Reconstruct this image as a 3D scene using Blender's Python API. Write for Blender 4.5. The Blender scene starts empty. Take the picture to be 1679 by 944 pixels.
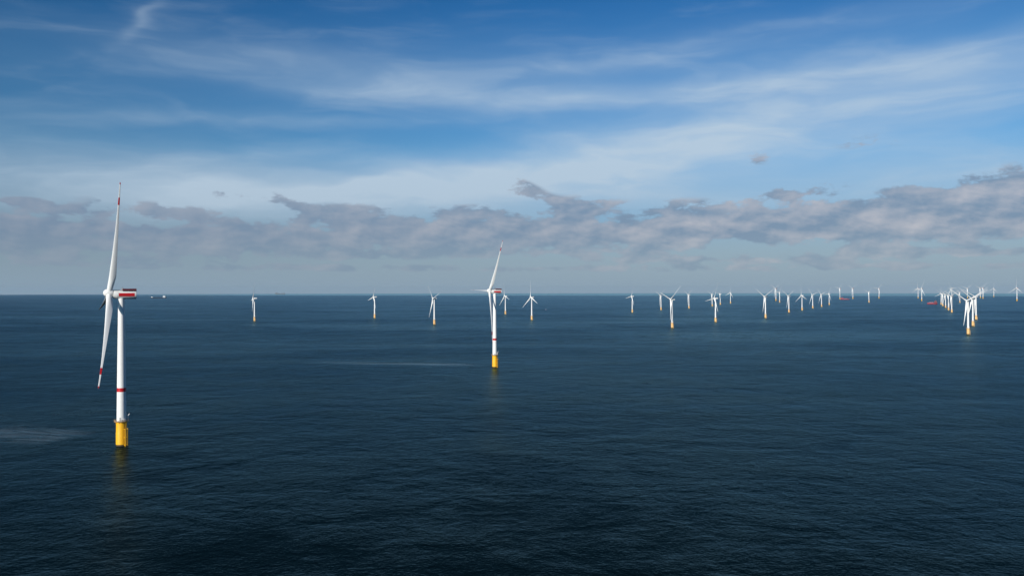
import bpy, bmesh, math, random
from mathutils import Vector, Matrix
R = math.radians
random.seed(7)
scene = bpy.context.scene
COL = scene.collection

# ------------------------------------------------------------------ camera
CAM_H = 108.0
EARTH2 = 2 * 7.43e6                      # twice the refracted earth radius: the sea curves away
cam_d = bpy.data.cameras.new("camera")
cam = bpy.data.objects.new("camera", cam_d)
COL.objects.link(cam)
cam_d.sensor_width = 36.0
cam_d.lens = 36.0 * 1306.0 / 1679.0
cam_d.clip_start = 1.0
cam_d.clip_end = 90000.0
cam.location = (0, 0, CAM_H)
PITCH = math.atan((473.7 - 472.0) / 1306.0)
ROLL = 0.0013
cam.rotation_mode = 'QUATERNION'
cam.rotation_quaternion = (Matrix.Rotation(math.pi / 2 + PITCH, 4, 'X') @ Matrix.Rotation(-ROLL, 4, 'Z')).to_quaternion()
scene.camera = cam

# ------------------------------------------------------------------ render look
scene.view_settings.view_transform = 'Standard'
scene.view_settings.look = 'None'
scene.view_settings.gamma = 1.0
scene.view_settings.use_curve_mapping = False
scene.view_settings.exposure = 0.0
scene.render.engine = 'CYCLES'
scene.cycles.use_denoising = True
scene.cycles.max_bounces = 6
scene.cycles.volume_bounces = 0
scene.cycles.sample_clamp_indirect = 4.0

SUN_AZ, SUN_EL = -149.0, 23.0            # compass angle from the view direction, height


def lin(r, g, b):
    f = lambda c: (c / 255 / 12.92) if c <= 10 else ((c / 255 + .055) / 1.055) ** 2.4
    return (f(r), f(g), f(b), 1.0)


class Nodes:
    """small helper: every call adds one node and returns its output socket"""
    def __init__(self, tree):
        self.t = tree

    def new(self, kind, **kw):
        n = self.t.nodes.new(kind)
        for k, v in kw.items():
            setattr(n, k, v)
        return n

    def put(self, sock, v):
        if isinstance(v, bpy.types.NodeSocket):
            self.t.links.new(v, sock)
        elif v is not None:
            sock.default_value = v

    def m(self, op, a, b=None, c=None, clamp=False):
        n = self.new('ShaderNodeMath', operation=op, use_clamp=clamp)
        for i, v in enumerate((a, b, c)):
            if v is not None:
                self.put(n.inputs[i], v)
        return n.outputs[0]

    def xyz(self, x, y, z=0.0):
        n = self.new('ShaderNodeCombineXYZ')
        for i, v in enumerate((x, y, z)):
            self.put(n.inputs[i], v)
        return n.outputs[0]

    def noise(self, vec, scale, detail=4, rough=.55, dist=0.0, lac=2.0):
        n = self.new('ShaderNodeTexNoise')
        self.put(n.inputs['Vector'], vec)
        n.inputs['Scale'].default_value = scale
        n.inputs['Detail'].default_value = detail
        n.inputs['Roughness'].default_value = rough
        n.inputs['Lacunarity'].default_value = lac
        n.inputs['Distortion'].default_value = dist
        return n

    def mixc(self, f, a, b, mode='MIX'):
        n = self.new('ShaderNodeMix', data_type='RGBA', blend_type=mode)
        self.put(n.inputs[0], f)
        self.put(n.inputs[6], a)
        self.put(n.inputs[7], b)
        return n.outputs[2]

    def sstep(self, x, a, b, lo=0.0, hi=1.0):
        n = self.new('ShaderNodeMapRange', interpolation_type='SMOOTHSTEP')
        self.put(n.inputs[0], x)
        for i, v in enumerate((a, b, lo, hi)):
            n.inputs[1 + i].default_value = v
        return n.outputs[0]

    def ramp(self, x, stops, interp='LINEAR'):
        n = self.new('ShaderNodeValToRGB')
        n.color_ramp.interpolation = interp
        e = n.color_ramp.elements
        while len(e) < len(stops):
            e.new(.5)
        for k, (p, c) in enumerate(stops):
            e[k].position = p
            e[k].color = c
        self.put(n.inputs[0], x)
        return n.outputs[0]


# ------------------------------------------------------------------ sky
world = bpy.data.worlds.new("World")
scene.world = world
world.use_nodes = True
wt = world.node_tree
wt.nodes.clear()
W = Nodes(wt)
SKY_STRENGTH = 0.1
tc = W.new('ShaderNodeTexCoord').outputs['Generated']
sep = W.new('ShaderNodeSeparateXYZ')
wt.links.new(tc, sep.inputs[0])
dx, dy, dz = sep.outputs
az = W.m('ARCTAN2', dx, dy)
hor = W.m('SQRT', W.m('ADD', W.m('MULTIPLY', dx, dx), W.m('MULTIPLY', dy, dy)))
el = W.m('DIVIDE', dz, W.m('MAXIMUM', hor, 0.001))

sky = W.new('ShaderNodeTexSky', sky_type='NISHITA')
sky.sun_disc = False
sky.sun_elevation = R(SUN_EL)
sky.sun_rotation = R(SUN_AZ)
sky.altitude = 100
sky.air_density = 1.0
sky.dust_density = 0.3
sky.ozone_density = 2.5


def sky_at(x, y):
    """the direction of a point of sky, as compass angle and slope"""
    a = math.atan((x - 839.5) / 1306.0)
    yy = 473.7 - 0.0013 * (x - 839.5)
    return a, (yy - y) / 1306.0 * math.cos(a)


# slow wobble so that no patch of cloud has a clean outline
P0 = W.xyz(az, el, 0.0)
wob = W.noise(W.xyz(W.m('MULTIPLY', az, 5.0), W.m('MULTIPLY', el, 14.0), 3.7), 1.0, 3, .55)
wv = W.new('ShaderNodeVectorMath', operation='SUBTRACT')
wt.links.new(wob.outputs['Color'], wv.inputs[0])
wv.inputs[1].default_value = (.5, .5, .5)
wsc = W.new('ShaderNodeVectorMath', operation='MULTIPLY')
wt.links.new(wv.outputs[0], wsc.inputs[0])
wsc.inputs[1].default_value = (.16, .035, 0)
wad = W.new('ShaderNodeVectorMath', operation='ADD')
wt.links.new(P0, wad.inputs[0])
wt.links.new(wsc.outputs[0], wad.inputs[1])
PW = wad.outputs[0]


def patch(vec, x, y, rx, ry, rot, w, acc):
    """adds one soft elongated patch (a gaussian) to acc"""
    a, e = sky_at(x, y)
    mp = W.new('ShaderNodeMapping', vector_type='TEXTURE')
    wt.links.new(vec, mp.inputs[0])
    mp.inputs['Location'].default_value = (a, e, 0)
    mp.inputs['Rotation'].default_value = (0, 0, R(rot))
    mp.inputs['Scale'].default_value = (rx / 1306.0, ry / 1306.0, 1)
    d = W.new('ShaderNodeVectorMath', operation='DOT_PRODUCT')
    wt.links.new(mp.outputs[0], d.inputs[0])
    wt.links.new(mp.outputs[0], d.inputs[1])
    g = W.m('POWER', 0.37, d.outputs['Value'])
    return W.m('MULTIPLY_ADD', g, w, acc)


CIRRUS = [
    (840, 282, 340, 44, 5, .72), (1110, 236, 280, 42, 9, .52), (1480, 186, 320, 38, 8, .36), (500, 318, 340, 40, 3, .50),
    (1000, 318, 460, 34, 0, .42), (660, 152, 280, 18, -2, .30), (1000, 158, 280, 22, 2, .34), (1330, 130, 280, 32, 5, .36),
    (1640, 100, 190, 28, 6, .32), (520, 106, 280, 24, -3, .20), (990, 106, 140, 14, 4, .24), (224, 30, 58, 11, 54, .20),
    (90, 265, 280, 55, 0, .26), (160, 318, 400, 44, 0, .34), (1600, 250, 260, 60, 0, .24), (1480, 300, 340, 40, 0, .34),
    (420, 200, 300, 12, 2, .16), (1250, 62, 350, 30, 6, .10), (800, 130, 700, 70, 2, .16), (1350, 160, 400, 70, 6, .12), (400, 255, 160, 14, 10, .22),
]
acc = 0.0
for c in CIRRUS:
    acc = patch(PW, *c, acc)
# streaks drawn out along the wind
rotm = W.new('ShaderNodeMapping', vector_type='POINT')
wt.links.new(PW, rotm.inputs[0])
rotm.inputs['Rotation'].default_value = (0, 0, R(-6))
rotm.inputs['Scale'].default_value = (6.0, 30.0, 1)
str1 = W.noise(rotm.outputs[0], 1.0, 8, .54, .4).outputs['Fac']
streak = W.sstep(str1, .28, .74, .70, 1.20)
cirrus = W.m('MULTIPLY', W.m('MULTIPLY', acc, streak), 0.92)
thin = W.m('MULTIPLY', W.sstep(str1, .45, .8, 0, .13), W.m('MULTIPLY', W.sstep(el, .02, .3), W.sstep(el, .36, .55, 1, .15)))
cirrus = W.m('MINIMUM', W.m('ADD', cirrus, thin), .92)

# low bank of cumulus near the horizon
BANK = [
    (500, 388, 700, 18, 0, .14), (1250, 376, 600, 24, 3, .10),
    (120, 384, 190, 18, 0, .52), (300, 350, 110, 12, -6, .50), (140, 347, 70, 8, 0, .50), (210, 402, 320, 16, 0, .34), (560, 356, 60, 18, 0, .50),
    (650, 370, 110, 24, 0, .52), (450, 392, 240, 18, 0, .46), (810, 376, 120, 22, 0, .50), (950, 350, 56, 24, 0, .50),
    (880, 388, 200, 18, 0, .44), (1110, 348, 110, 20, 0, .52), (1060, 378, 230, 20, 0, .48), (1270, 362, 100, 20, 0, .44),
    (1420, 354, 110, 22, 0, .46), (1560, 328, 90, 22, 6, .50), (1660, 314, 80, 22, 4, .48), (1600, 366, 170, 24, 0, .46),
    (1300, 384, 240, 14, 0, .36), (1800, 330, 160, 50, 0, .5), (-120, 384, 160, 22, 0, .5),
    (1244, 258, 18, 12, 0, .36), (1342, 312, 44, 12, 0, .44), (1281, 318, 26, 10, 0, .44), (862, 304, 36, 10, -20, .34), (880, 322, 60, 7, -12, .32),
    (470, 332, 40, 9, -18, .42), (1430, 233, 60, 14, 0, .22), (365, 318, 40, 7, -5, .36), (785, 346, 50, 9, 0, .46),
    (40, 331, 34, 6, 0, .42), (1226, 327, 24, 9, 0, .42), (1470, 314, 24, 8, 0, .36), (1440, 413, 80, 9, 0, .50), (1620, 412, 70, 9, 0, .50),
    (1060, 424, 90, 6, 0, .46), (820, 414, 260, 8, 0, .36), (250, 402, 80, 8, 0, .36), (560, 420, 80, 6, 0, .44), (1250, 426, 160, 7, 0, .44), (100, 424, 220, 7, 0, .34), (1000, 440, 500, 6, 0, .36), (400, 438, 300, 5, 0, .30), (1500, 436, 200, 6, 0, .36),
]
cw = W.new('ShaderNodeVectorMath', operation='MULTIPLY')
wt.links.new(wv.outputs[0], cw.inputs[0])
cw.inputs[1].default_value = (.022, .009, 0)
cwa = W.new('ShaderNodeVectorMath', operation='ADD')
wt.links.new(P0, cwa.inputs[0])
wt.links.new(cw.outputs[0], cwa.inputs[1])
PC = cwa.outputs[0]
bank = 0.0
for c in BANK:
    bank = patch(PC, *c, bank)
bank = W.m('MINIMUM', bank, .75)


def puff(offx, offy, detail, rough, kx=23.0, ky=50.0):
    mp = W.new('ShaderNodeMapping', vector_type='POINT')
    wt.links.new(P0, mp.inputs[0])
    mp.inputs['Location'].default_value = (4.1 + offx, 1.3 + offy, .6)
    mp.inputs['Scale'].default_value = (kx, ky, 1)
    return W.noise(mp.outputs[0], 1.0, detail, rough, .1).outputs['Fac']


pf = puff(0, 0, 9, .62)
dens = W.m('ADD', W.m('MULTIPLY', W.m('SUBTRACT', pf, .5), 2.4), bank)
cum = W.m('MULTIPLY', W.sstep(dens, .15, .44), W.sstep(bank, .06, .24))
soft = W.m('SUBTRACT', puff(0, 0, 3, .5, 14., 30.), puff(-.12, .36, 3, .5, 14., 30.))
fine = W.m('SUBTRACT', pf, puff(-.10, .20, 9, .62))
lit = W.m('ADD', W.m('ADD', W.m('MULTIPLY', soft, 1.9), W.m('MULTIPLY', fine, 1.3)), .26, clamp=True)
lit = W.m('MULTIPLY', lit, W.sstep(az, -.5, .5, .45, 1.1))
cum_col = W.mixc(W.m('MINIMUM', lit, 1.0), lin(119, 139, 164), lin(198, 193, 197))
cum_a = W.m('MULTIPLY', cum, W.sstep(el, .020, .080, .42, .78))

# sky base: the physical sky, deepened as through the lens
base = W.mixc(1.0, sky.outputs[0], (SKY_STRENGTH,) * 3 + (1,), 'MULTIPLY')
GRADE = W.ramp(W.m('MULTIPLY', el, .8, clamp=True), [
    (0, (.45, .50, .66, 1)), (.05, (.44, .53, .70, 1)), (.13, (.26, .64, .90, 1)), (.21, (.19, .59, .88, 1)),
    (.29, (.13, .49, .80, 1)), (.45, (.045, .27, .54, 1)), (1, (.02, .15, .31, 1))])
base = W.mixc(1.0, base, GRADE, 'MULTIPLY')
# the sky is deepest a quarter turn from the sun, to the left of the view
dark = W.sstep(W.m('ABSOLUTE', W.m('ADD', az, .78)), .05, .95, .80, 1.0)
base = W.mixc(1.0, base, W.xyz(dark, dark, dark), 'MULTIPLY')
col = W.mixc(cirrus, base, lin(186, 205, 222))
hz = W.m('POWER', 0.37, W.m('POWER', W.m('DIVIDE', W.m('MAXIMUM', el, 0.0), .075), 1.6))
col = W.mixc(W.m('MULTIPLY', hz, .85), col, lin(139, 163, 183))
col = W.mixc(cum_a, col, cum_col)
bg = W.new('ShaderNodeBackground')
wt.links.new(col, bg.inputs[0])
bg.inputs[1].default_value = 1.0
wo = W.new('ShaderNodeOutputWorld')
wt.links.new(bg.outputs[0], wo.inputs[0])

# ------------------------------------------------------------------ sun
sun_d = bpy.data.lights.new("sun", 'SUN')
sun_d.energy = 5.0
sun_d.angle = R(.55)
sun_d.color = (1.0, .955, .88)
sun = bpy.data.objects.new("sun", sun_d)
COL.objects.link(sun)
to_sun = Vector((math.sin(R(SUN_AZ)) * math.cos(R(SUN_EL)), math.cos(R(SUN_AZ)) * math.cos(R(SUN_EL)), math.sin(R(SUN_EL))))
sun.rotation_mode = 'QUATERNION'
sun.rotation_quaternion = to_sun.to_track_quat('Z', 'Y')
sun.location = to_sun * 400


# ------------------------------------------------------------------ helpers
def tag(o, label=None, cat=None, group=None, kind=None):
    if label:
        o['label'] = label
    if cat:
        o['category'] = cat
    if group:
        o['group'] = group
    if kind:
        o['kind'] = kind
    return o


def obj(name, bm, mat, parent=None, smooth=True):
    me = bpy.data.meshes.new(name)
    bm.normal_update()
    bm.to_mesh(me)
    bm.free()
    me.materials.append(mat)
    if smooth:
        me.polygons.foreach_set('use_smooth', [True] * len(me.polygons))
        me.set_sharp_from_angle(angle=R(38))
    o = bpy.data.objects.new(name, me)
    COL.objects.link(o)
    if parent:
        o.parent = parent
    return o


def lathe(bm, prof, seg=32, mtx=None, cap=True):
    """prof: list of (radius, z)"""
    rings = []
    for r, z in prof:
        if r < 1e-5:
            rings.append([bm.verts.new((0, 0, z))])
        else:
            rings.append([bm.verts.new((r * math.cos(2 * math.pi * k / seg), r * math.sin(2 * math.pi * k / seg), z)) for k in range(seg)])
    for a, b in zip(rings, rings[1:]):
        for k in range(seg):
            k2 = (k + 1) % seg
            if len(a) == 1 and len(b) == 1:
                continue
            if len(a) == 1:
                bm.faces.new((a[0], b[k2], b[k]))
            elif len(b) == 1:
                bm.faces.new((a[k], a[k2], b[0]))
            else:
                bm.faces.new((a[k], a[k2], b[k2], b[k]))
    if cap:
        if len(rings[0]) > 1:
            bm.faces.new(list(reversed(rings[0])))
        if len(rings[-1]) > 1:
            bm.faces.new(rings[-1])
    if mtx is not None:
        bmesh.ops.transform(bm, matrix=mtx, verts=[v for r_ in rings for v in r_])
    return bm


def tube(bm, p0, p1, r, seg=8, r1=None):
    p0, p1 = Vector(p0), Vector(p1)
    d = p1 - p0
    q = d.to_track_quat('Z', 'Y').to_matrix().to_4x4()
    q.translation = p0
    lathe(bm, [(r, 0), (r if r1 is None else r1, d.length)], seg, q)


def box(bm, c, s, rot=None, bev=0.0):
    m = Matrix.Translation(Vector(c))
    if rot is not None:
        m = m @ rot
    m = m @ Matrix.Diagonal((s[0], s[1], s[2], 1))
    g = bmesh.ops.create_cube(bm, size=1, matrix=m)
    if bev > 0:
        edges = list({e for v in g['verts'] for e in v.link_edges})
        bmesh.ops.bevel(bm, geom=edges, offset=bev, segments=2, affect='EDGES', profile=.6)


def paint(name, rgb, rough=.45, dirt=.10, dirt_rgb=None, scale=.6, spec=.5):
    """painted steel or fibreglass with faint weathering streaks running down"""
    m = bpy.data.materials.new(name)
    m.use_nodes = True
    t = m.node_tree
    N = Nodes(t)
    b = t.nodes['Principled BSDF']
    geo = N.new('ShaderNodeTexCoord').outputs['Object']
    mp = N.new('ShaderNodeMapping')
    t.links.new(geo, mp.inputs[0])
    mp.inputs['Scale'].default_value = (1, 1, .18)
    n = N.noise(mp.outputs[0], scale, 6, .6).outputs['Fac']
    c2 = dirt_rgb or tuple(x * .72 for x in rgb)
    f = N.m('MULTIPLY', N.sstep(n, .45, .75), dirt * 4, clamp=True)
    t.links.new(N.mixc(f, (*rgb, 1), (*c2, 1)), b.inputs['Base Color'])
    b.inputs['Roughness'].default_value = rough
    b.inputs['Specular IOR Level'].default_value = spec
    return m


M_WHITE = paint('white_paint', (.80, .79, .76), .38, .05, (.66, .64, .60))
M_BLADE = paint('blade_gelcoat', (.78, .78, .76), .35, .04)
M_GREY = paint('grey_paint', (.36, .37, .38), .5, .1)
M_DARK = paint('dark_steel', (.045, .05, .06), .5, .1)
M_RED = paint('red_paint', (.50, .010, .014), .42, .06)
M_DRED = paint('red_railing', (.11, .008, .016), .5, .1)
M_YEL = paint('yellow_paint', (.84, .43, .004), .55, .08, (.55, .28, .02))
M_YELF = paint('yellow_buff_paint', (.80, .50, .20), .5, .08, (.6, .36, .1))
M_RUST = paint('weed_growth', (.045, .032, .012), .8, .1)
M_DECK = paint('deck_grating', (.40, .27, .16), .7, .12)
M_SHIPW = paint('ship_white', (.82, .83, .84), .4, .05)
M_SHIPD = paint('ship_dark_hull', (.02, .028, .045), .5, .1)
M_SHIPG = paint('ship_grey', (.16, .18, .20), .6, .1)
M_SHIPR = paint('ship_red', (.22, .012, .030), .45, .06)
M_SHIPP = paint('ship_pink_deck', (.36, .15, .17), .6, .06)

# ------------------------------------------------------------------ sea
sm = bpy.data.materials.new('sea_water')
sm.use_nodes = True
st = sm.node_tree
S = Nodes(st)
st.nodes.remove(st.nodes['Principled BSDF'])
sp = S.new('ShaderNodeNewGeometry').outputs['Position']
ss = S.new('ShaderNodeSeparateXYZ')
st.links.new(sp, ss.inputs[0])
sx, sy, sz = ss.outputs
flat = S.xyz(sx, sy, 0)
# gust patches: broad bands where the ripples are a little stronger or weaker
gm = S.new('ShaderNodeMapping')
st.links.new(flat, gm.inputs[0])
gm.inputs['Rotation'].default_value = (0, 0, R(8))
gm.inputs['Scale'].default_value = (1 / 900., 1 / 330., 1)
gust = S.noise(gm.outputs[0], 1.0, 5, .6, .6).outputs['Fac']
pm = S.new('ShaderNodeMapping')
st.links.new(flat, pm.inputs[0])
pm.inputs['Rotation'].default_value = (0, 0, R(-12))
pm.inputs['Scale'].default_value = (1 / 95., 1 / 60., 1)
patchn = S.noise(pm.outputs[0], 1.0, 4, .6, .5).outputs['Fac']
setn = S.noise(flat, 1 / 26., 3, .6, .4).outputs['Fac']          # sets of higher and lower waves
gustf = S.m('MULTIPLY', S.sstep(gust, .32, .70, .68, 1.30), S.sstep(patchn, .30, .70, .68, 1.28))
gustf = S.m('MULTIPLY', gustf, S.sstep(setn, .32, .68, .82, 1.18))


def streak_mask(x0, y0, x1, y1, width, seed, rag):
    """a ragged ribbon of smoother water between two points of the sea"""
    L = math.hypot(x1 - x0, y1 - y0)
    ang = math.atan2(y1 - y0, x1 - x0)
    mp = S.new('ShaderNodeMapping', vector_type='TEXTURE')
    st.links.new(flat, mp.inputs[0])
    mp.inputs['Location'].default_value = (x0, y0, 0)
    mp.inputs['Rotation'].default_value = (0, 0, ang)
    s3 = S.new('ShaderNodeSeparateXYZ')
    st.links.new(mp.outputs[0], s3.inputs[0])
    u, v, _ = s3.outputs
    n = S.noise(S.xyz(S.m('MULTIPLY', u, 1 / rag), S.m('MULTIPLY', v, 4 / rag), seed), 1.0, 5, .6).outputs['Fac']
    vv = S.m('ADD', v, S.m('MULTIPLY', S.m('SUBTRACT', n, .5), width * 2.2))
    a = S.m('POWER', .37, S.m('POWER', S.m('ABSOLUTE', S.m('DIVIDE', vv, width)), 2.0))
    e = S.m('MULTIPLY', S.sstep(u, 0, L * .12), S.sstep(u, L * .55, L, 1, 0))
    return S.m('MULTIPLY', S.m('MULTIPLY', a, e), S.sstep(n, .34, .60))


WAKES = [
    (-318, 570, -470, 596, 12, 1.3, 34), (-310, 584, -560, 672, 15, 5.1, 42),
    (-40, 1130, -330, 1190, 14, 2.2, 110), (-60, 1150, -260, 1160, 9, 8.2, 80),
    (1030, 1890, 830, 1905, 5, 3.1, 140),
]
wk = 0.0
for w_ in WAKES:
    wk = S.m('ADD', wk, streak_mask(*w_))
wk = S.m('MINIMUM', wk, 1.0)
# calm water in the far distance, beyond a line that runs across the whole view
calm_d = S.m('ADD', S.m('SUBTRACT', sy, 15000.0), S.m('MULTIPLY', sx, .30))
calm = S.sstep(calm_d, -150.0, 150.0)
calm = S.m('MULTIPLY', calm, S.sstep(S.m('DIVIDE', sx, S.m('MAXIMUM', sy, 1.0)), -.62, -.30))

h1 = S.noise(flat, .030, 3, .5, .4).outputs['Fac']
h2 = S.noise(flat, .17, 5, .58, .5).outputs['Fac']
h3 = S.noise(flat, .6, 4, .6, .3).outputs['Fac']
hh = S.m('ADD', S.m('MULTIPLY', h1, 2.2), S.m('ADD', S.m('MULTIPLY', h2, 1.5), S.m('MULTIPLY', h3, .95)))
amp = S.m('MULTIPLY', gustf, S.m('SUBTRACT', 1.0, S.m('MULTIPLY', wk, .55)))
amp = S.m('MULTIPLY', amp, S.m('SUBTRACT', 1.0, S.m('MULTIPLY', calm, .92)))
bump = S.new('ShaderNodeBump')
bump.inputs['Distance'].default_value = 1.0
bump.inputs['Strength'].default_value = 0.54
st.links.new(S.m('MULTIPLY', hh, amp), bump.inputs['Height'])
body = S.mixc(S.sstep(gust, .3, .7), (.0004, .0052, .0084, 1), (.0007, .0066, .0100, 1))
# water body below, and a wave-roughened reflecting surface that strengthens towards grazing angles
lw = S.new('ShaderNodeLayerWeight')
lw.inputs['Blend'].default_value = .5
st.links.new(bump.outputs[0], lw.inputs['Normal'])
fac = S.m('MULTIPLY', S.m('POWER', lw.outputs['Facing'], 12.0), S.m('MULTIPLY_ADD', calm, .26, .60), clamp=True)
gl = S.new('ShaderNodeBsdfGlossy', distribution='BECKMANN')
gl.inputs['Color'].default_value = (.54, .88, 1, 1)
rgh = S.m('ADD', S.sstep(gust, .30, .72, .29, .37), S.m('MULTIPLY', S.m('SUBTRACT', patchn, .5), -.16))
rgh = S.m('MULTIPLY', S.m('ADD', rgh, S.m('MULTIPLY', S.m('SUBTRACT', setn, .5), -.12)), S.m('SUBTRACT', 1.0, S.m('MULTIPLY', wk, .45)))
rgh = S.m('MULTIPLY', rgh, S.m('SUBTRACT', 1.0, S.m('MULTIPLY', calm, .75)))
st.links.new(rgh, gl.inputs['Roughness'])
st.links.new(bump.outputs[0], gl.inputs['Normal'])
df = S.new('ShaderNodeBsdfDiffuse')
body = S.mixc(S.m('MULTIPLY', wk, 1.0), body, (.060, .088, .115, 1))
st.links.new(body, df.inputs['Color'])
mx = S.new('ShaderNodeMixShader')
st.links.new(fac, mx.inputs[0])
st.links.new(df.outputs[0], mx.inputs[1])
st.links.new(gl.outputs[0], mx.inputs[2])
st.links.new(mx.outputs[0], st.nodes['Material Output'].inputs['Surface'])

bm = bmesh.new()
SEG = 288
rad = [4.0]
while rad[-1] < 42000:
    rad.append(rad[-1] * 1.055)
rad[-1] = 42000
c0 = bm.verts.new((0, 0, 0))
prev = None
for r_ in rad:
    ring = [bm.verts.new((r_ * math.cos(2 * math.pi * k / SEG), r_ * math.sin(2 * math.pi * k / SEG), -r_ * r_ / EARTH2)) for k in range(SEG)]
    for k in range(SEG):
        k2 = (k + 1) % SEG
        if prev is None:
            bm.faces.new((c0, ring[k], ring[k2]))
        else:
            bm.faces.new((prev[k], ring[k], ring[k2], prev[k2]))
    prev = ring
sea = obj('sea', bm, sm)
tag(sea, 'dark blue rippled sea reaching to the horizon', 'sea', kind='structure')

# ------------------------------------------------------------------ haze: one closed box of thin even air
HAZE = True
if HAZE:
    bm = bmesh.new()
    g = bmesh.ops.create_cube(bm, size=1, matrix=Matrix.Translation((0, 0, 40)) @ Matrix.Diagonal((88000, 88000, 330, 1)))
    hm = bpy.data.materials.new('haze_air')
    hm.use_nodes = True
    ht = hm.node_tree
    ht.nodes.clear()
    HN = Nodes(ht)
    pv = HN.new('ShaderNodeVolumePrincipled')
    pv.inputs['Color'].default_value = (.50, .68, .84, 1)
    pv.inputs['Density'].default_value = 1.05e-5
    pv.inputs['Anisotropy'].default_value = 0.0
    ho = HN.new('ShaderNodeOutputMaterial')
    ht.links.new(pv.outputs[0], ho.inputs['Volume'])
    hz_o = obj('haze', bm, hm, smooth=False)
    tag(hz_o, 'thin blue haze lying over the far sea', 'haze', kind='stuff')


# ------------------------------------------------------------------ wind turbines
def drop(x, y):
    return -(x * x + y * y) / EARTH2


def blade_section(c, t, roundness, n=20):
    """closed airfoil outline around the pitch axis: x across, y along the chord (leading edge at -y)"""
    pts = []
    for k in range(n):
        a = 2 * math.pi * k / n
        s = .5 * (1 - math.cos(a))                 # 0 leading edge, 1 trailing edge
        th = 5 * t * c * (.2969 * math.sqrt(max(s, 0)) - .126 * s - .3516 * s * s + .2843 * s ** 3 - .1036 * s ** 4)
        sg = 1 if a < math.pi else -1
        ay = (s - .32) * c
        ax = sg * th + .02 * c * math.sin(math.pi * s)
        cx_, cy_ = math.sin(a) * c * .5, -math.cos(a) * c * .5
        pts.append((ax * (1 - roundness) + cx_ * roundness, ay * (1 - roundness) + cy_ * roundness))
    return pts


def blade_bm(Rr, r0, r1, scale_c, pitch, prebend, swell=1.0, n=26, twist=8):
    """blade from radius r0 to r1 (fractions), span along +Z, wind from -Y"""
    b = bmesh.new()
    rings = []
    for i in range(n + 1):
        f = r0 + (r1 - r0) * i / n
        if f < .17:
            u = max(0, (f - .02) / .15)
            u = u * u * (3 - 2 * u)
            c = 3.7 + .75 * u
            rd = 1 - u
        else:
            u = (f - .17) / .83
            c = .7 + 3.75 * (1 - u) ** (1.0 + .55 * min(1, u * 5))
            if f > .985:
                c *= max(.12, math.sqrt(max(0, (1 - f) / .015)))
            rd = 0
        c *= scale_c * swell
        t = .34 if f < .17 else .34 - .18 * min(1, (f - .17) / .4)
        tw = R(pitch - twist * min(1, f * 1.35))
        ca, sa = math.cos(tw), math.sin(tw)
        yb = -prebend * f * f
        ring = []
        for (px, py) in blade_section(c, t, rd):
            # feathered: chord close to the wind direction
            x = px * sa - py * ca
            y = px * ca + py * sa
            ring.append(b.verts.new((x, y + yb, f * Rr)))
        rings.append(ring)
    for a, c_ in zip(rings, rings[1:]):
        m_ = len(a)
        for k in range(m_):
            b.faces.new((a[k], a[(k + 1) % m_], c_[(k + 1) % m_], c_[k]))
    b.faces.new(list(reversed(rings[0])))
    b.faces.new(rings[-1])
    bmesh.ops.recalc_face_normals(b, faces=b.faces)
    return b


def new_empty(name, parent=None):
    o = bpy.data.objects.new(name, None)
    o.empty_display_size = 5
    COL.objects.link(o)
    if parent:
        o.parent = parent
    return o


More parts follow.
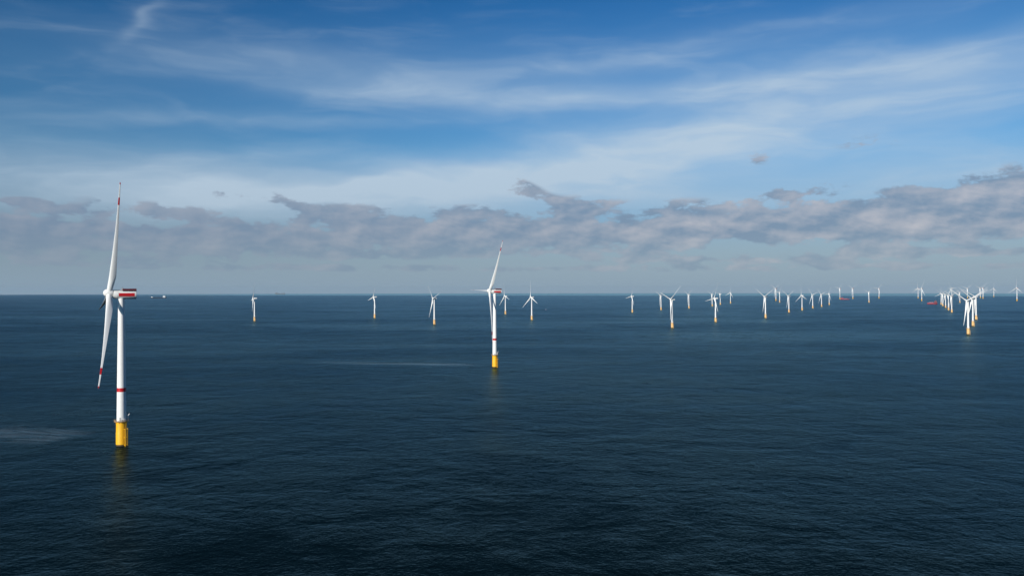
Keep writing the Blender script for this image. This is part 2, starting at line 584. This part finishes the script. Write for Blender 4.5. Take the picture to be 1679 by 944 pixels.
def big_turbine(detail=True):
    """105 m to the hub, 80 m blades, yellow foundation, red banded tower; wind from -Y"""
    root = new_empty('wind_turbine')
    seg = 48 if detail else 16
    # foundation
    b = bmesh.new()
    lathe(b, [(3.55, -5), (3.55, 9.5), (3.42, 10.0), (3.42, 16.6), (3.75, 16.65), (3.75, 16.95)], seg)
    fnd = obj('foundation', b, M_YEL, root)
    b = bmesh.new()
    lathe(b, [(3.57, -1.0), (3.585, .2), (3.57, 1.15)], seg, cap=False)
    obj('waterline_growth', b, M_RUST, fnd)
    BL = R(128)                                     # side of the boat landing, seen from above
    if detail:
        rot = Matrix.Rotation(BL, 4, 'Z')
        b = bmesh.new()
        for sx_ in (-1.05, 1.05):
            p = [rot @ Vector((sx_, -4.75, z)) for z in (-3, 12.2)]
            tube(b, p[0], p[1], .27, 12)
            for z in (.8, 6.0, 11.8):
                tube(b, rot @ Vector((sx_ * .9, -3.3, z)), rot @ Vector((sx_, -4.75, z)), .16, 8)
        bl = obj('boat_landing', b, M_YEL, root)
        b = bmesh.new()
        for sx_ in (-.32, .32):
            tube(b, rot @ Vector((sx_, -4.35, -1)), rot @ Vector((sx_, -4.35, 17.6)), .06, 6)
        z = -.6
        while z < 17.5:
            tube(b, rot @ Vector((-.32, -4.35, z)), rot @ Vector((.32, -4.35, z)), .035, 6)
            z += .35
        for z in (2.5, 7.5, 13.5, 16.2):
            tube(b, rot @ Vector((0, -3.3, z)), rot @ Vector((0, -4.35, z)), .06, 6)
        obj('ladder', b, M_YEL, bl)
        for ang in (R(-59), R(-99)):
            b = bmesh.new()
            q = Matrix.Rotation(ang, 4, 'Z')
            tube(b, q @ Vector((0, -3.72, -4)), q @ Vector((0, -3.72, 16.4)), .17, 8)
            obj('cable_tube', b, M_YEL, root)
    # work platform
    b = bmesh.new()
    lathe(b, [(3.3, 16.96), (4.75, 16.96), (4.75, 17.25), (3.3, 17.25)], seg, cap=False)
    plat = obj('platform', b, M_DECK, root)
    if detail:
        for k in range(12):
            a = 2 * math.pi * k / 12
            ca, sa = math.cos(a), math.sin(a)
            b = bmesh.new()
            tube(b, (3.42 * ca, 3.42 * sa, 15.7), (4.55 * ca, 4.55 * sa, 16.97), .09, 6)
            obj('bracket', b, M_YEL, plat)
        b = bmesh.new()
        for k in range(28):
            a = 2 * math.pi * k / 28
            tube(b, (4.68 * math.cos(a), 4.68 * math.sin(a), 17.2), (4.68 * math.cos(a), 4.68 * math.sin(a), 18.35), .035, 6)
        for z in (17.62, 18.0, 18.36):
            for k in range(48):
                a, a2 = 2 * math.pi * k / 48, 2 * math.pi * (k + 1) / 48
                tube(b, (4.68 * math.cos(a), 4.68 * math.sin(a), z), (4.68 * math.cos(a2), 4.68 * math.sin(a2), z), .035, 6)
        obj('railing', b, M_DECK, plat)
        # davit crane on the right hand side of the deck
        q = Matrix.Rotation(R(80), 4, 'Z')
        b = bmesh.new()
        pp = [(0, 0, 17.25), (0, 0, 19.4), (.12, 0, 20.3), (.55, -.05, 21.2), (1.25, -.1, 21.95)]
        rr = [.30, .26, .24, .22, .18]
        for i_ in range(4):
            tube(b, q @ (Vector((4.0, -.2, 0)) + Vector(pp[i_])), q @ (Vector((4.0, -.2, 0)) + Vector(pp[i_ + 1])), rr[i_], 10, rr[i_ + 1])
        cr = obj('davit_crane', b, M_WHITE, root)
        b = bmesh.new()
        tube(b, q @ Vector((5.2, -.3, 20.6)), q @ Vector((5.2, -.3, 21.95)), .03, 6)
        box(b, q @ Vector((5.2, -.3, 20.5)), (.18, .18, .25))
        obj('hook', b, M_DARK, cr)
        b = bmesh.new()
        q2 = Matrix.Rotation(R(100), 4, 'Z')
        box(b, q2 @ Vector((1.0, -3.75, 18.2)), (1.1, .7, 1.9), q2, .05)
        obj('cabinet', b, M_GREY, root)
        b = bmesh.new()
        box(b, q2 @ Vector((-.5, -3.85, 17.85)), (.8, .6, 1.2), q2, .05)
        obj('cabinet', b, M_GREY, root)
    # tower
    TB, TT, H0, H1 = 3.05, 2.02, 17.26, 101.9
    tr = lambda z: TB + (TT - TB) * ((z - H0) / (H1 - H0)) ** 1.15
    b = bmesh.new()
    prof = []
    for k in range(13):
        z = H0 + (H1 - H0) * k / 12
        prof.append((tr(z), z))
    lathe(b, prof, seg)
    tower = obj('tower', b, M_WHITE, root)
    b = bmesh.new()
    lathe(b, [(tr(37.4) + .012, 37.4), (tr(40.1) + .012, 40.1)], seg, cap=False)
    obj('red_band', b, M_RED, tower)
    if detail:
        for z in (36.2, 58.0, 80.0):
            b = bmesh.new()
            lathe(b, [(tr(z) + .004, z - .12), (tr(z) + .03, z - .06), (tr(z) + .03, z + .06), (tr(z) + .004, z + .12)], seg, cap=False)
            obj('flange_ring', b, M_WHITE, tower)
        b = bmesh.new()
        q2 = Matrix.Rotation(R(70), 4, 'Z')
        box(b, q2 @ Vector((0, -3.02, 18.7)), (1.1, .22, 2.4), q2, .06)
        obj('door', b, M_GREY, tower)
    # nacelle, along Y
    HZ = 105.0
    TL = R(5.9)
    toY = Matrix.Translation((0, 0, HZ - .6)) @ Matrix.Rotation(-math.pi / 2, 4, 'X')    # lathe z -> +Y
    b = bmesh.new()
    lathe(b, [(2.7, -2.0), (2.98, -1.85), (3.0, 0), (3.0, 8.9), (2.86, 9.3), (2.4, 9.5), (0, 9.52)], seg, toY)
    nac = obj('nacelle', b, M_WHITE, root)
    b = bmesh.new()
    lathe(b, [(2.12, 101.2), (2.12, 102.4)], seg)
    obj('yaw_collar', b, M_WHITE, nac)
    for sd in (-1, 1):
        b = bmesh.new()
        n_ = 8
        rows = []
        for i_ in range(n_ + 1):
            a = R(-23 + 46 * i_ / n_)
            rows.append([b.verts.new((sd * 3.012 * math.cos(a), y, HZ - .6 + 3.012 * math.sin(a))) for y in (-1.8, 8.2)])
        for p_, q_ in zip(rows, rows[1:]):
            b.faces.new((p_[0], p_[1], q_[1], q_[0]) if sd > 0 else (p_[0], q_[0], q_[1], p_[1]))
        obj('red_panel', b, M_RED, nac)
    # landing deck with its railing on the roof
    b = bmesh.new()
    box(b, (0, 5.0, HZ + 2.1), (4.6, 8.9, .2))
    deck = obj('roof_deck', b, M_DARK, nac, smooth=False)
    b = bmesh.new()
    if detail:
        zz = HZ + 2.2
        for sx_ in (-2.28, 2.28):
            for k in range(11):
                tube(b, (sx_, .7 + .86 * k, zz), (sx_, .7 + .86 * k, zz + 1.4), .09, 6)
            for dz_ in (.12, .45, .78, 1.1, 1.35):
                tube(b, (sx_, .7, zz + dz_), (sx_, 9.3, zz + dz_), .11, 6)
        for sx_ in (-2.28, 2.28):
            box(b, (sx_, 5.0, zz + .66), (.05, 8.5, 1.0))
        for y_ in (.7, 9.3):
            for dz_ in (.12, .45, .78, 1.1, 1.35):
                tube(b, (-2.28, y_, zz + dz_), (2.28, y_, zz + dz_), .09, 6)
            for k in range(1, 5):
                tube(b, (-2.28 + .98 * k, y_, zz), (-2.28 + .98 * k, y_, zz + 1.35), .06, 6)
    else:
        for sx_ in (-2.28, 2.28):
            box(b, (sx_, 5.0, HZ + 2.9), (.12, 8.6, 1.3))
        box(b, (0, 9.25, HZ + 2.9), (4.4, .12, 1.28))
        box(b, (0, .75, HZ + 2.9), (4.4, .12, 1.28))
    obj('railing', b, M_DRED, deck, smooth=False)
    # cooler hood in front of the deck
    b = bmesh.new()
    vs = [(-1.7, -1.1, 2.75), (1.7, -1.1, 2.75), (1.7, 1.2, 2.75), (-1.7, 1.2, 2.75),
          (-1.3, .55, 4.9), (1.3, .55, 4.9), (1.3, 1.2, 4.9), (-1.3, 1.2, 4.9)]
    vv = [b.verts.new((x, y, z + HZ - .7)) for x, y, z in vs]
    for f in ((0, 3, 2, 1), (4, 5, 6, 7), (0, 1, 5, 4), (1, 2, 6, 5), (2, 3, 7, 6), (3, 0, 4, 7)):
        b.faces.new([vv[i_] for i_ in f])
    bmesh.ops.bevel(b, geom=list(b.edges), offset=.15, segments=2, affect='EDGES')
    obj('cooler_hood', b, M_GREY, nac)
    if detail:
        b = bmesh.new()
        for x in (-.9, 0, .9):
            tube(b, (x, .9, HZ + 4.1), (x, .9, HZ + 5.0), .05, 6)
        tube(b, (-.9, .9, HZ + 4.8), (.9, .9, HZ + 4.8), .05, 6)
        obj('wind_mast', b, M_DARK, nac)
        b = bmesh.new()
        for sx_ in (-.9, .9):
            tube(b, (sx_, -4.9, HZ + 2.95), (sx_, -1.0, HZ + 2.95), .06, 6)
            for k in range(5):
                tube(b, (sx_, -4.9 + .95 * k, HZ + 2.1), (sx_, -4.9 + .95 * k, HZ + 2.95), .05, 6)
        box(b, (0, -3.0, HZ + 2.45), (1.8, 3.6, .16))
        obj('roof_walkway', b, M_DARK, nac, smooth=False)
    # generator drum, then the rotor, both tilted
    tilt = Matrix.Translation((0, -1.9, HZ)) @ Matrix.Rotation(-TL, 4, 'X') @ Matrix.Translation((0, 1.9, -HZ))
    b = bmesh.new()
    lathe(b, [(2.0, -5.5), (2.0, -5.05), (2.86, -5.0), (2.92, -4.8), (2.92, -2.2), (2.6, -2.02)], seg, tilt @ toY)
    obj('generator', b, M_WHITE, root)
    hubc = tilt @ Vector((0, -7.5, HZ))
    b = bmesh.new()
    hub_m = Matrix.Translation(hubc) @ Matrix.Rotation(-TL, 4, 'X') @ Matrix.Rotation(-math.pi / 2, 4, 'X')
    lathe(b, [(0, -3.8), (1.0, -3.65), (1.9, -3.1), (2.45, -2.2), (2.72, -1.0), (2.75, .3), (2.72, 1.5), (2.55, 2.0), (1.9, 2.2)], seg, hub_m)
    rotor = obj('hub', b, M_WHITE, root)
    return root, rotor, hubc, TL


def add_blades(root, hubc, TL, psi, meshes):
    """three blades as parts; meshes: blade, red bands as sub-parts"""
    out = []
    base = Matrix.Translation(hubc) @ Matrix.Rotation(-TL, 4, 'X')
    for k in range(3):
        bl = bpy.data.objects.new('blade', meshes[0])
        COL.objects.link(bl)
        bl.parent = root
        bl.matrix_local = base @ Matrix.Rotation(R(psi + 120 * k), 4, 'Y') @ Matrix.Rotation(R(.3), 4, 'X')
        for nm, me in zip(('red_band', 'red_tip'), meshes[1:]):
            s_ = bpy.data.objects.new(nm, me)
            COL.objects.link(s_)
            s_.parent = bl
        out.append(bl)
    return out


def mesh_only(name, bm, mat):
    me = bpy.data.meshes.new(name)
    bm.normal_update()
    bm.to_mesh(me)
    bm.free()
    me.materials.append(mat)
    me.polygons.foreach_set('use_smooth', [True] * len(me.polygons))
    me.set_sharp_from_angle(angle=R(50))
    return me


PITCH_B = 98
BIG_BLADE = [mesh_only('blade', blade_bm(78.5, .022, 1.0, .98, PITCH_B, 2.0, n=44), M_BLADE),
             mesh_only('red_band', blade_bm(78.5, .80, .865, .98, PITCH_B, 2.0, 1.015, n=5), M_RED),
             mesh_only('red_tip', blade_bm(78.5, .980, .999, .98, PITCH_B, 2.0, 1.015, n=6), M_RED)]
MID_BLADE = [mesh_only('blade', blade_bm(78.5, .022, 1.0, .98, 115, 2.0, n=44), M_BLADE),
             mesh_only('red_band', blade_bm(78.5, .80, .865, .98, 115, 2.0, 1.015, n=5), M_RED),
             mesh_only('red_tip', blade_bm(78.5, .980, .999, .98, 115, 2.0, 1.015, n=6), M_RED)]
FAR_BLADE = [mesh_only('blade', blade_bm(80, .022, 1.0, 1.15, 36, 2.0, n=24, twist=20), M_BLADE)]
SMALL_BLADE = [mesh_only('blade', blade_bm(59, .022, 1.0, 1.0, 36, 1.2, n=24, twist=20), M_BLADE)]


def small_turbine():
    """79 m to the hub, 59 m blades, buff yellow foundation, plain white tower"""
    root = new_empty('wind_turbine')
    seg = 20
    b = bmesh.new()
    lathe(b, [(3.1, -4), (3.1, 14.2), (3.3, 14.3), (3.3, 14.6)], seg)
    f = obj('foundation', b, M_YELF, root)
    b = bmesh.new()
    lathe(b, [(3.12, -1), (3.14, .4), (3.12, 1.6)], seg, cap=False)
    obj('waterline_growth', b, M_RUST, f)
    b = bmesh.new()
    for sx_ in (-.9, .9):
        q = Matrix.Rotation(R(120), 4, 'Z')
        tube(b, q @ Vector((sx_, -4.1, -2)), q @ Vector((sx_, -4.1, 11)), .24, 8)
        for z in (1, 5.5, 10.5):
            tube(b, q @ Vector((sx_, -2.6, z)), q @ Vector((sx_, -4.1, z)), .15, 6)
    obj('boat_landing', b, M_YELF, root)
    b = bmesh.new()
    lathe(b, [(2.4, 14.61), (4.3, 14.61), (4.3, 14.9), (2.4, 14.9)], seg, cap=False)
    p = obj('platform', b, M_DECK, root)
    b = bmesh.new()
    for z in (15.3, 16.0):
        for k in range(20):
            a, a2 = 2 * math.pi * k / 20, 2 * math.pi * (k + 1) / 20
            tube(b, (4.2 * math.cos(a), 4.2 * math.sin(a), z), (4.2 * math.cos(a2), 4.2 * math.sin(a2), z), .06, 5)
    for k in range(10):
        a = 2 * math.pi * k / 10
        tube(b, (4.2 * math.cos(a), 4.2 * math.sin(a), 14.8), (4.2 * math.cos(a), 4.2 * math.sin(a), 16.0), .06, 5)
    obj('railing', b, M_YELF, p)
    b = bmesh.new()
    q = Matrix.Rotation(R(75), 4, 'Z')
    pts = [q @ Vector(v) for v in ((3.3, 0, 14.9), (3.3, 0, 17.0), (3.7, 0, 17.9), (4.5, 0, 18.4))]
    for a_, b_ in zip(pts, pts[1:]):
        tube(b, a_, b_, .2, 8)
    obj('davit_crane', b, M_WHITE, root)
    b = bmesh.new()
    lathe(b, [(2.35, 14.91), (2.25, 30), (1.95, 50), (1.6, 70), (1.5, 77.0)], seg)
    obj('tower', b, M_WHITE, root)
    HZ = 78.8
    b = bmesh.new()
    box(b, (0, 2.6, HZ + .1), (3.9, 11.0, 3.9), None, .7)
    nac = obj('nacelle', b, M_WHITE, root)
    b = bmesh.new()
    box(b, (0, 6.2, HZ + 2.1), (3.6, 3.2, 1.1), None, .1)
    obj('roof_basket', b, M_GREY, nac)
    for x in (-.8, .8):
        b = bmesh.new()
        tube(b, (x, 3.4, HZ + 2.0), (x, 3.4, HZ + 4.0), .07, 6)
        obj('wind_mast', b, M_DARK, nac)
    TL = R(6)
    hubc = Vector((0, -5.0, HZ + .3))
    b = bmesh.new()
    hm_ = Matrix.Translation(hubc) @ Matrix.Rotation(-TL, 4, 'X') @ Matrix.Rotation(-math.pi / 2, 4, 'X')
    lathe(b, [(0, -2.3), (.8, -2.15), (1.5, -1.6), (1.85, -.7), (1.9, .6), (1.75, 1.7), (1.2, 2.2)], 24, hm_)
    obj('hub', b, M_WHITE, root)
    return root, hubc, TL


def copy_tree(o, parent=None):
    c = o.copy()
    COL.objects.link(c)
    if parent:
        c.parent = parent
    for ch in o.children:
        copy_tree(ch, c)
    return c


def place(root, x, y, yaw, sc=1.0):
    """yaw: compass angle the rotor faces, from the view direction, clockwise"""
    root.location = (x, y, drop(x, y))
    # local -Y looks towards (sin yaw, cos yaw)
    root.rotation_euler = (0, 0, math.pi - R(yaw))
    root.scale = (sc, sc, sc)


GROUP_BIG = 'tall offshore turbines with red banded towers'
GROUP_SMALL = 'offshore turbines with plain white towers'
GROUP_FAR = 'tall turbines standing near the horizon'

proto, _, hubB, TLB = big_turbine(True)
mid = copy_tree(proto)
place(proto, -270.8, 552.2, -119.4)
add_blades(proto, hubB, TLB, 20, BIG_BLADE)
tag(proto, 'largest turbine, nearest at the far left, its red striped nacelle seen from the side', 'wind turbine', GROUP_BIG)
place(mid, -24.0, 1100.5, -111)
add_blades(mid, hubB, TLB, 31, MID_BLADE)
tag(mid, 'second largest turbine, mid picture, red band low on its tower, one blade pointing straight left', 'wind turbine', GROUP_BIG)

SMALLS = [  # x, y, yaw, blade angle, scale, label
    (-876.7, 2711.8, -113, 20, .99, 'small turbine seen edge on, alone between the white bridged tanker and the centre'),
    (-513.9, 2979.1, -119, 16, 1.01, 'small turbine left of centre with one blade low to the left and one straight up'),
    (-237.7, 2435.2, -118, 72, 1.0, 'small turbine left of the red banded middle turbine, blades in an open Y'),
    (-28.5, 3416.4, -115, 104, 1.0, 'small turbine half hidden just behind the red banded middle turbine'),
    (68.7, 2776.6, -119, 112, 1.01, 'small turbine with one blade upright, first clear one right of the middle turbine'),
    (552.4, 3660.3, -109, 19, .95, 'small lone turbine with a blade low to the left, in the gap right of centre'),
    (763.2, 4081.4, -110, 54, .96, 'small turbine just left behind the bigger Y shaped turbine'),
    (441.9, 2198.8, -113, 50, 1.0, 'larger Y shaped turbine right of centre with a blade hanging beside its tower'),
    (982.2, 4423.2, -106, 54, .97, 'small Y shaped turbine alone between the larger Y one and a crowded pair'),
    (1248.5, 4968.2, -106, 52, .96, 'far Y shaped turbine directly behind the one with a drooping left blade'),
    (662.2, 2592.5, -104, 20, .98, 'turbine with a drooping left blade in front of a smaller Y shaped one'),
    (1425.6, 5453.3, -101, 36, .95, 'far turbine with one blade leaning right, just right of the drooping one'),
    (1636.4, 5966.2, -111, 8, 1.02, 'far turbine with upright blade crossing the horizon, second right of the drooping one'),
    (933.3, 2933.5, -111, 60, 1.0, 'bright wide Y shaped turbine, foremost left of the red ships'),
    (2133.0, 6350.0, -107, 34, 1.04, 'far turbine just right behind the tall horizon one above the bright Y shaped turbine'),
    (1264.4, 3638.0, -105, 60, .95, 'Y shaped turbine with buff base, next right of the bright wide one'),
    (1452.0, 3988.1, -105, 112, .95, 'turbine shaped like an upside down Y in the row left of the red ships'),
    (1666.3, 4414.2, -105, 76, .95, 'turbine with tilted blades, right of the upside down Y one'),
    (1861.8, 4791.3, -105, 74, .95, 'turbine whose right blade tip meets its right neighbour in the row'),
    (2126.7, 5341.4, -107, 24, .95, 'last turbine of the slanting row, one blade straight left'),
    (2820.6, 6294.7, -100, 48, 1.04, 'faint thin turbine low between the two tall horizon ones right of the small red ship'),
    (2917.9, 5416.9, -104, 6, .95, 'rearmost and leftmost turbine of the close row right of the red supply ship'),
    (2687.3, 4969.8, -104, 58, .95, 'second turbine from the back of the close row near the red supply ship'),
    (2442.5, 4487.7, -104, 66, .96, 'middle turbine of the close row of five near the red supply ship'),
    (2184.1, 3986.7, -104, 42, .94, 'second turbine from the front of the close row near the red supply ship'),
    (1995.3, 3614.8, -104, 60, .94, 'foremost turbine of the close row between supply ship and big right cluster'),
    (3476.1, 6183.3, -100, 64, 1.02, 'faint turbine standing between the close row and the big right cluster'),
    (1070.9, 1870.5, -113, 62, 1.0, 'largest turbine of the right cluster, foremost, wide V of blades over its tower'),
    (1322.8, 2286.7, -108, 66, 1.0, 'second turbine of the right cluster, base just behind the foremost one'),
    (1606.3, 2757.7, -108, 56, 1.02, 'third turbine of the right cluster, rearmost of the three big ones'),
]
sp0, hubS, TLS = small_turbine()
for i, (x, y, yaw, psi, sc, label) in enumerate(SMALLS):
    root = sp0 if i == len(SMALLS) - 1 else copy_tree(sp0)
    place(root, x, y, yaw, sc)
    tag(root, label, 'wind turbine', GROUP_SMALL)
    add_blades(root, hubS, TLS, psi, SMALL_BLADE)

FARS = [
    (2405.8, 7261.4, -107, 58, 1.07, 'tall Y shaped turbine crossing the horizon behind the bright wide Y one'),
    (3465.0, 8416.1, -101, 44, 1.09, 'tall thin turbine whose base stands by the small red ship'),
    (3735.4, 8728.5, -103, 60, 1.09, 'tall Y shaped turbine on the horizon next right of the small red ship'),
    (4285.2, 9301.0, -113, 38, 1.08, 'tall horizon turbine with one blade level left and one leaning right'),
    (4714.3, 9247.3, -108, 116, 1.09, 'left one of the tall pair on the horizon left of the red supply ship'),
    (3674.5, 7143.3, -113, 24, 1.06, 'right brighter one of the tall pair on the horizon left of the red supply ship'),
    (5300.1, 9599.2, -102, 88, 1.12, 'faint tall turbine rising behind the close row'),
    (5249.6, 9180.4, -115, 52, 1.09, 'faint tall turbine seen between the blades of the right cluster'),
    (5271.6, 8915.6, -107, 42, 1.12, 'pale tall turbine just right of the right cluster blades'),
    (5579.4, 9489.0, -102, 58, 1.11, 'faint turbine close left of the pale tall one behind the right cluster'),
    (6632.8, 10965.1, -109, 6, 1.1, 'faint far turbine alone on the horizon between right cluster and picture edge'),
    (4480.7, 7068.3, -104, 0, 1.09, 'tall turbine at the right edge with one blade upright'),
]
far0, _, hubF, TLF = big_turbine(False)
for i, (x, y, yaw, psi, sc, label) in enumerate(FARS):
    root = far0 if i == len(FARS) - 1 else copy_tree(far0)
    place(root, x, y, yaw, sc)
    tag(root, label, 'wind turbine', GROUP_FAR)
    add_blades(root, hubF, TLF, psi, FAR_BLADE)


# ------------------------------------------------------------------ ships
def hull_bm(L, B, D, bow=.18, sheer=1.5, n=14, stern=.85):
    """ship hull along +X (bow), keel 2 m under water, deck at D"""
    b = bmesh.new()
    rings = []
    for i in range(n + 1):
        u = i / n
        x = -L / 2 + L * u
        w = 1.0
        if u > 1 - bow:
            w = max(.03, 1 - ((u - (1 - bow)) / bow) ** 2.2)
        if u < .08:
            w = stern + (1 - stern) * u / .08
        dk = D + sheer * max(0, (u - .7) / .3) ** 2
        xo = x + (0 if u < 1 else 0)
        rings.append([b.verts.new((xo - (L * .03 * u ** 8), -B / 2 * w * .8, -2)), b.verts.new((xo, -B / 2 * w, dk)),
                      b.verts.new((xo, B / 2 * w, dk)), b.verts.new((xo - (L * .03 * u ** 8), B / 2 * w * .8, -2))])
    for p, q in zip(rings, rings[1:]):
        for k in range(4):
            b.faces.new((p[k], q[k], q[(k + 1) % 4], p[(k + 1) % 4]))
    b.faces.new(list(reversed(rings[0])))
    b.faces.new(rings[-1])
    bmesh.ops.recalc_face_normals(b, faces=b.faces)
    return b


def ship_root(name, x, y, heading):
    o = new_empty(name)
    o.location = (x, y, drop(x, y))
    o.rotation_euler = (0, 0, R(heading))
    return o


def ship_pos(px, d):
    return ((px - 839.5) / 1306.0 * d, d)


# tanker, bow to the left
x, y = ship_pos(260.2, 10700)
t = ship_root('tanker_ship', x, y, 180 + 26)
tag(t, 'dark hulled tanker with white bridge near the horizon, right of the largest turbine', 'ship')
h = obj('hull', hull_bm(195, 32, 9, .12, 3), M_SHIPD, t, smooth=False)
b = bmesh.new()
box(b, (-66, 0, 17), (30, 31, 16)); box(b, (-66, 0, 28), (28, 28, 6)); box(b, (-66, 0, 32.5), (24, 34, 3))
obj('bridge', b, M_SHIPW, t, smooth=False)
b = bmesh.new()
box(b, (-86, 0, 20), (8, 9, 22)); 
obj('funnel', b, M_SHIPD, t, smooth=False)
b = bmesh.new()
box(b, (82, 0, 14), (20, 22, 8)); box(b, (86, 0, 20), (10, 14, 4))
obj('forecastle', b, M_SHIPW, t, smooth=False)
b = bmesh.new()
for k in range(5):
    tube(b, (-45 + 24 * k, -6, 9), (-45 + 24 * k, -6, 12), .6, 6)
box(b, (8, 0, 10.6), (130, 2.4, .8))
tube(b, (10, 0, 9), (10, 0, 20), .7, 6)
obj('deck_pipes', b, M_SHIPG, t, smooth=False)

# container ship hull down on the horizon
x, y = ship_pos(459.5, 26000)
t = ship_root('container_ship', x, y, 180 + 16)
tag(t, 'dim grey container ship silhouette sitting on the horizon line left of centre', 'ship')
obj('hull', hull_bm(320, 44, 17, .12, 4), M_SHIPG, t, smooth=False)
for x_, w_, h_ in ((130, 44, 30), (66, 36, 16), (26, 34, 8), (-60, 40, 18), (-112, 48, 24)):
    b = bmesh.new()
    box(b, (x_, 0, 17.05 + h_ / 2), (w_, 40, h_))
    obj('container_stack', b, M_SHIPG, t, smooth=False)
b = bmesh.new()
box(b, (98, 0, 36), (14, 42, 38))
obj('bridge', b, M_SHIPG, t, smooth=False)

# small red vessel
x, y = ship_pos(1385.4, 8200)
t = ship_root('red_ship', x, y, -26)
tag(t, 'small low red vessel touching the base of a tall thin turbine', 'ship')
obj('hull', hull_bm(88, 18, 7, .3, 2), M_SHIPR, t, smooth=False)
b = bmesh.new()
box(b, (-24, 0, 11), (26, 15, 8)); box(b, (-28, 0, 17), (14, 12, 5))
obj('deckhouse', b, M_SHIPR, t, smooth=False)
b = bmesh.new()
box(b, (8, 0, 8.8), (34, 13, 3.2))
obj('deck_cargo', b, M_SHIPP, t, smooth=False)
b = bmesh.new()
tube(b, (-28, 0, 19), (-28, 0, 27), .5, 6)
obj('mast', b, M_SHIPR, t, smooth=False)

# red supply ship, bow to the right
x, y = ship_pos(1528.6, 5600)
t = ship_root('supply_ship', x, y, -30)
tag(t, 'red supply ship with tall house at its right end, left of the close turbine row', 'ship')
obj('hull', hull_bm(64, 18, 9, .25, 4), M_SHIPR, t, smooth=False)
b = bmesh.new()
box(b, (20, 0, 14.0), (18, 16, 10)); box(b, (21, 0, 21.5), (13, 15, 5))
obj('deckhouse', b, M_DRED, t, smooth=False)
b = bmesh.new()
box(b, (-6, 0, 11.4), (26, 14, 4.6))
obj('deck_cargo', b, M_SHIPP, t, smooth=False)
b = bmesh.new()
box(b, (-25, 0, 10.2), (9, 10, 2.4))
obj('deck_cargo', b, M_SHIPP, t, smooth=False)
b = bmesh.new()
tube(b, (20, 0, 24), (20, 0, 31), .5, 6)
box(b, (20, 0, 29), (1, 6, .6))
obj('mast', b, M_SHIPR, t, smooth=False)

# little marker buoy
x, y = ship_pos(895, 4150)
t = ship_root('marker_buoy', x, y, 0)
tag(t, 'tiny pale marker buoy afloat right of the upright bladed turbine', 'buoy')
b = bmesh.new()
lathe(b, [(.6, -1), (1.5, -.3), (1.5, .9), (.9, 1.3)], 16)
obj('float', b, M_SHIPP, t)
b = bmesh.new()
lathe(b, [(.7, 1.31), (.35, 4.2), (.5, 4.3), (.5, 5.0), (0, 5.3)], 12)
obj('topmark', b, M_SHIPW, t)
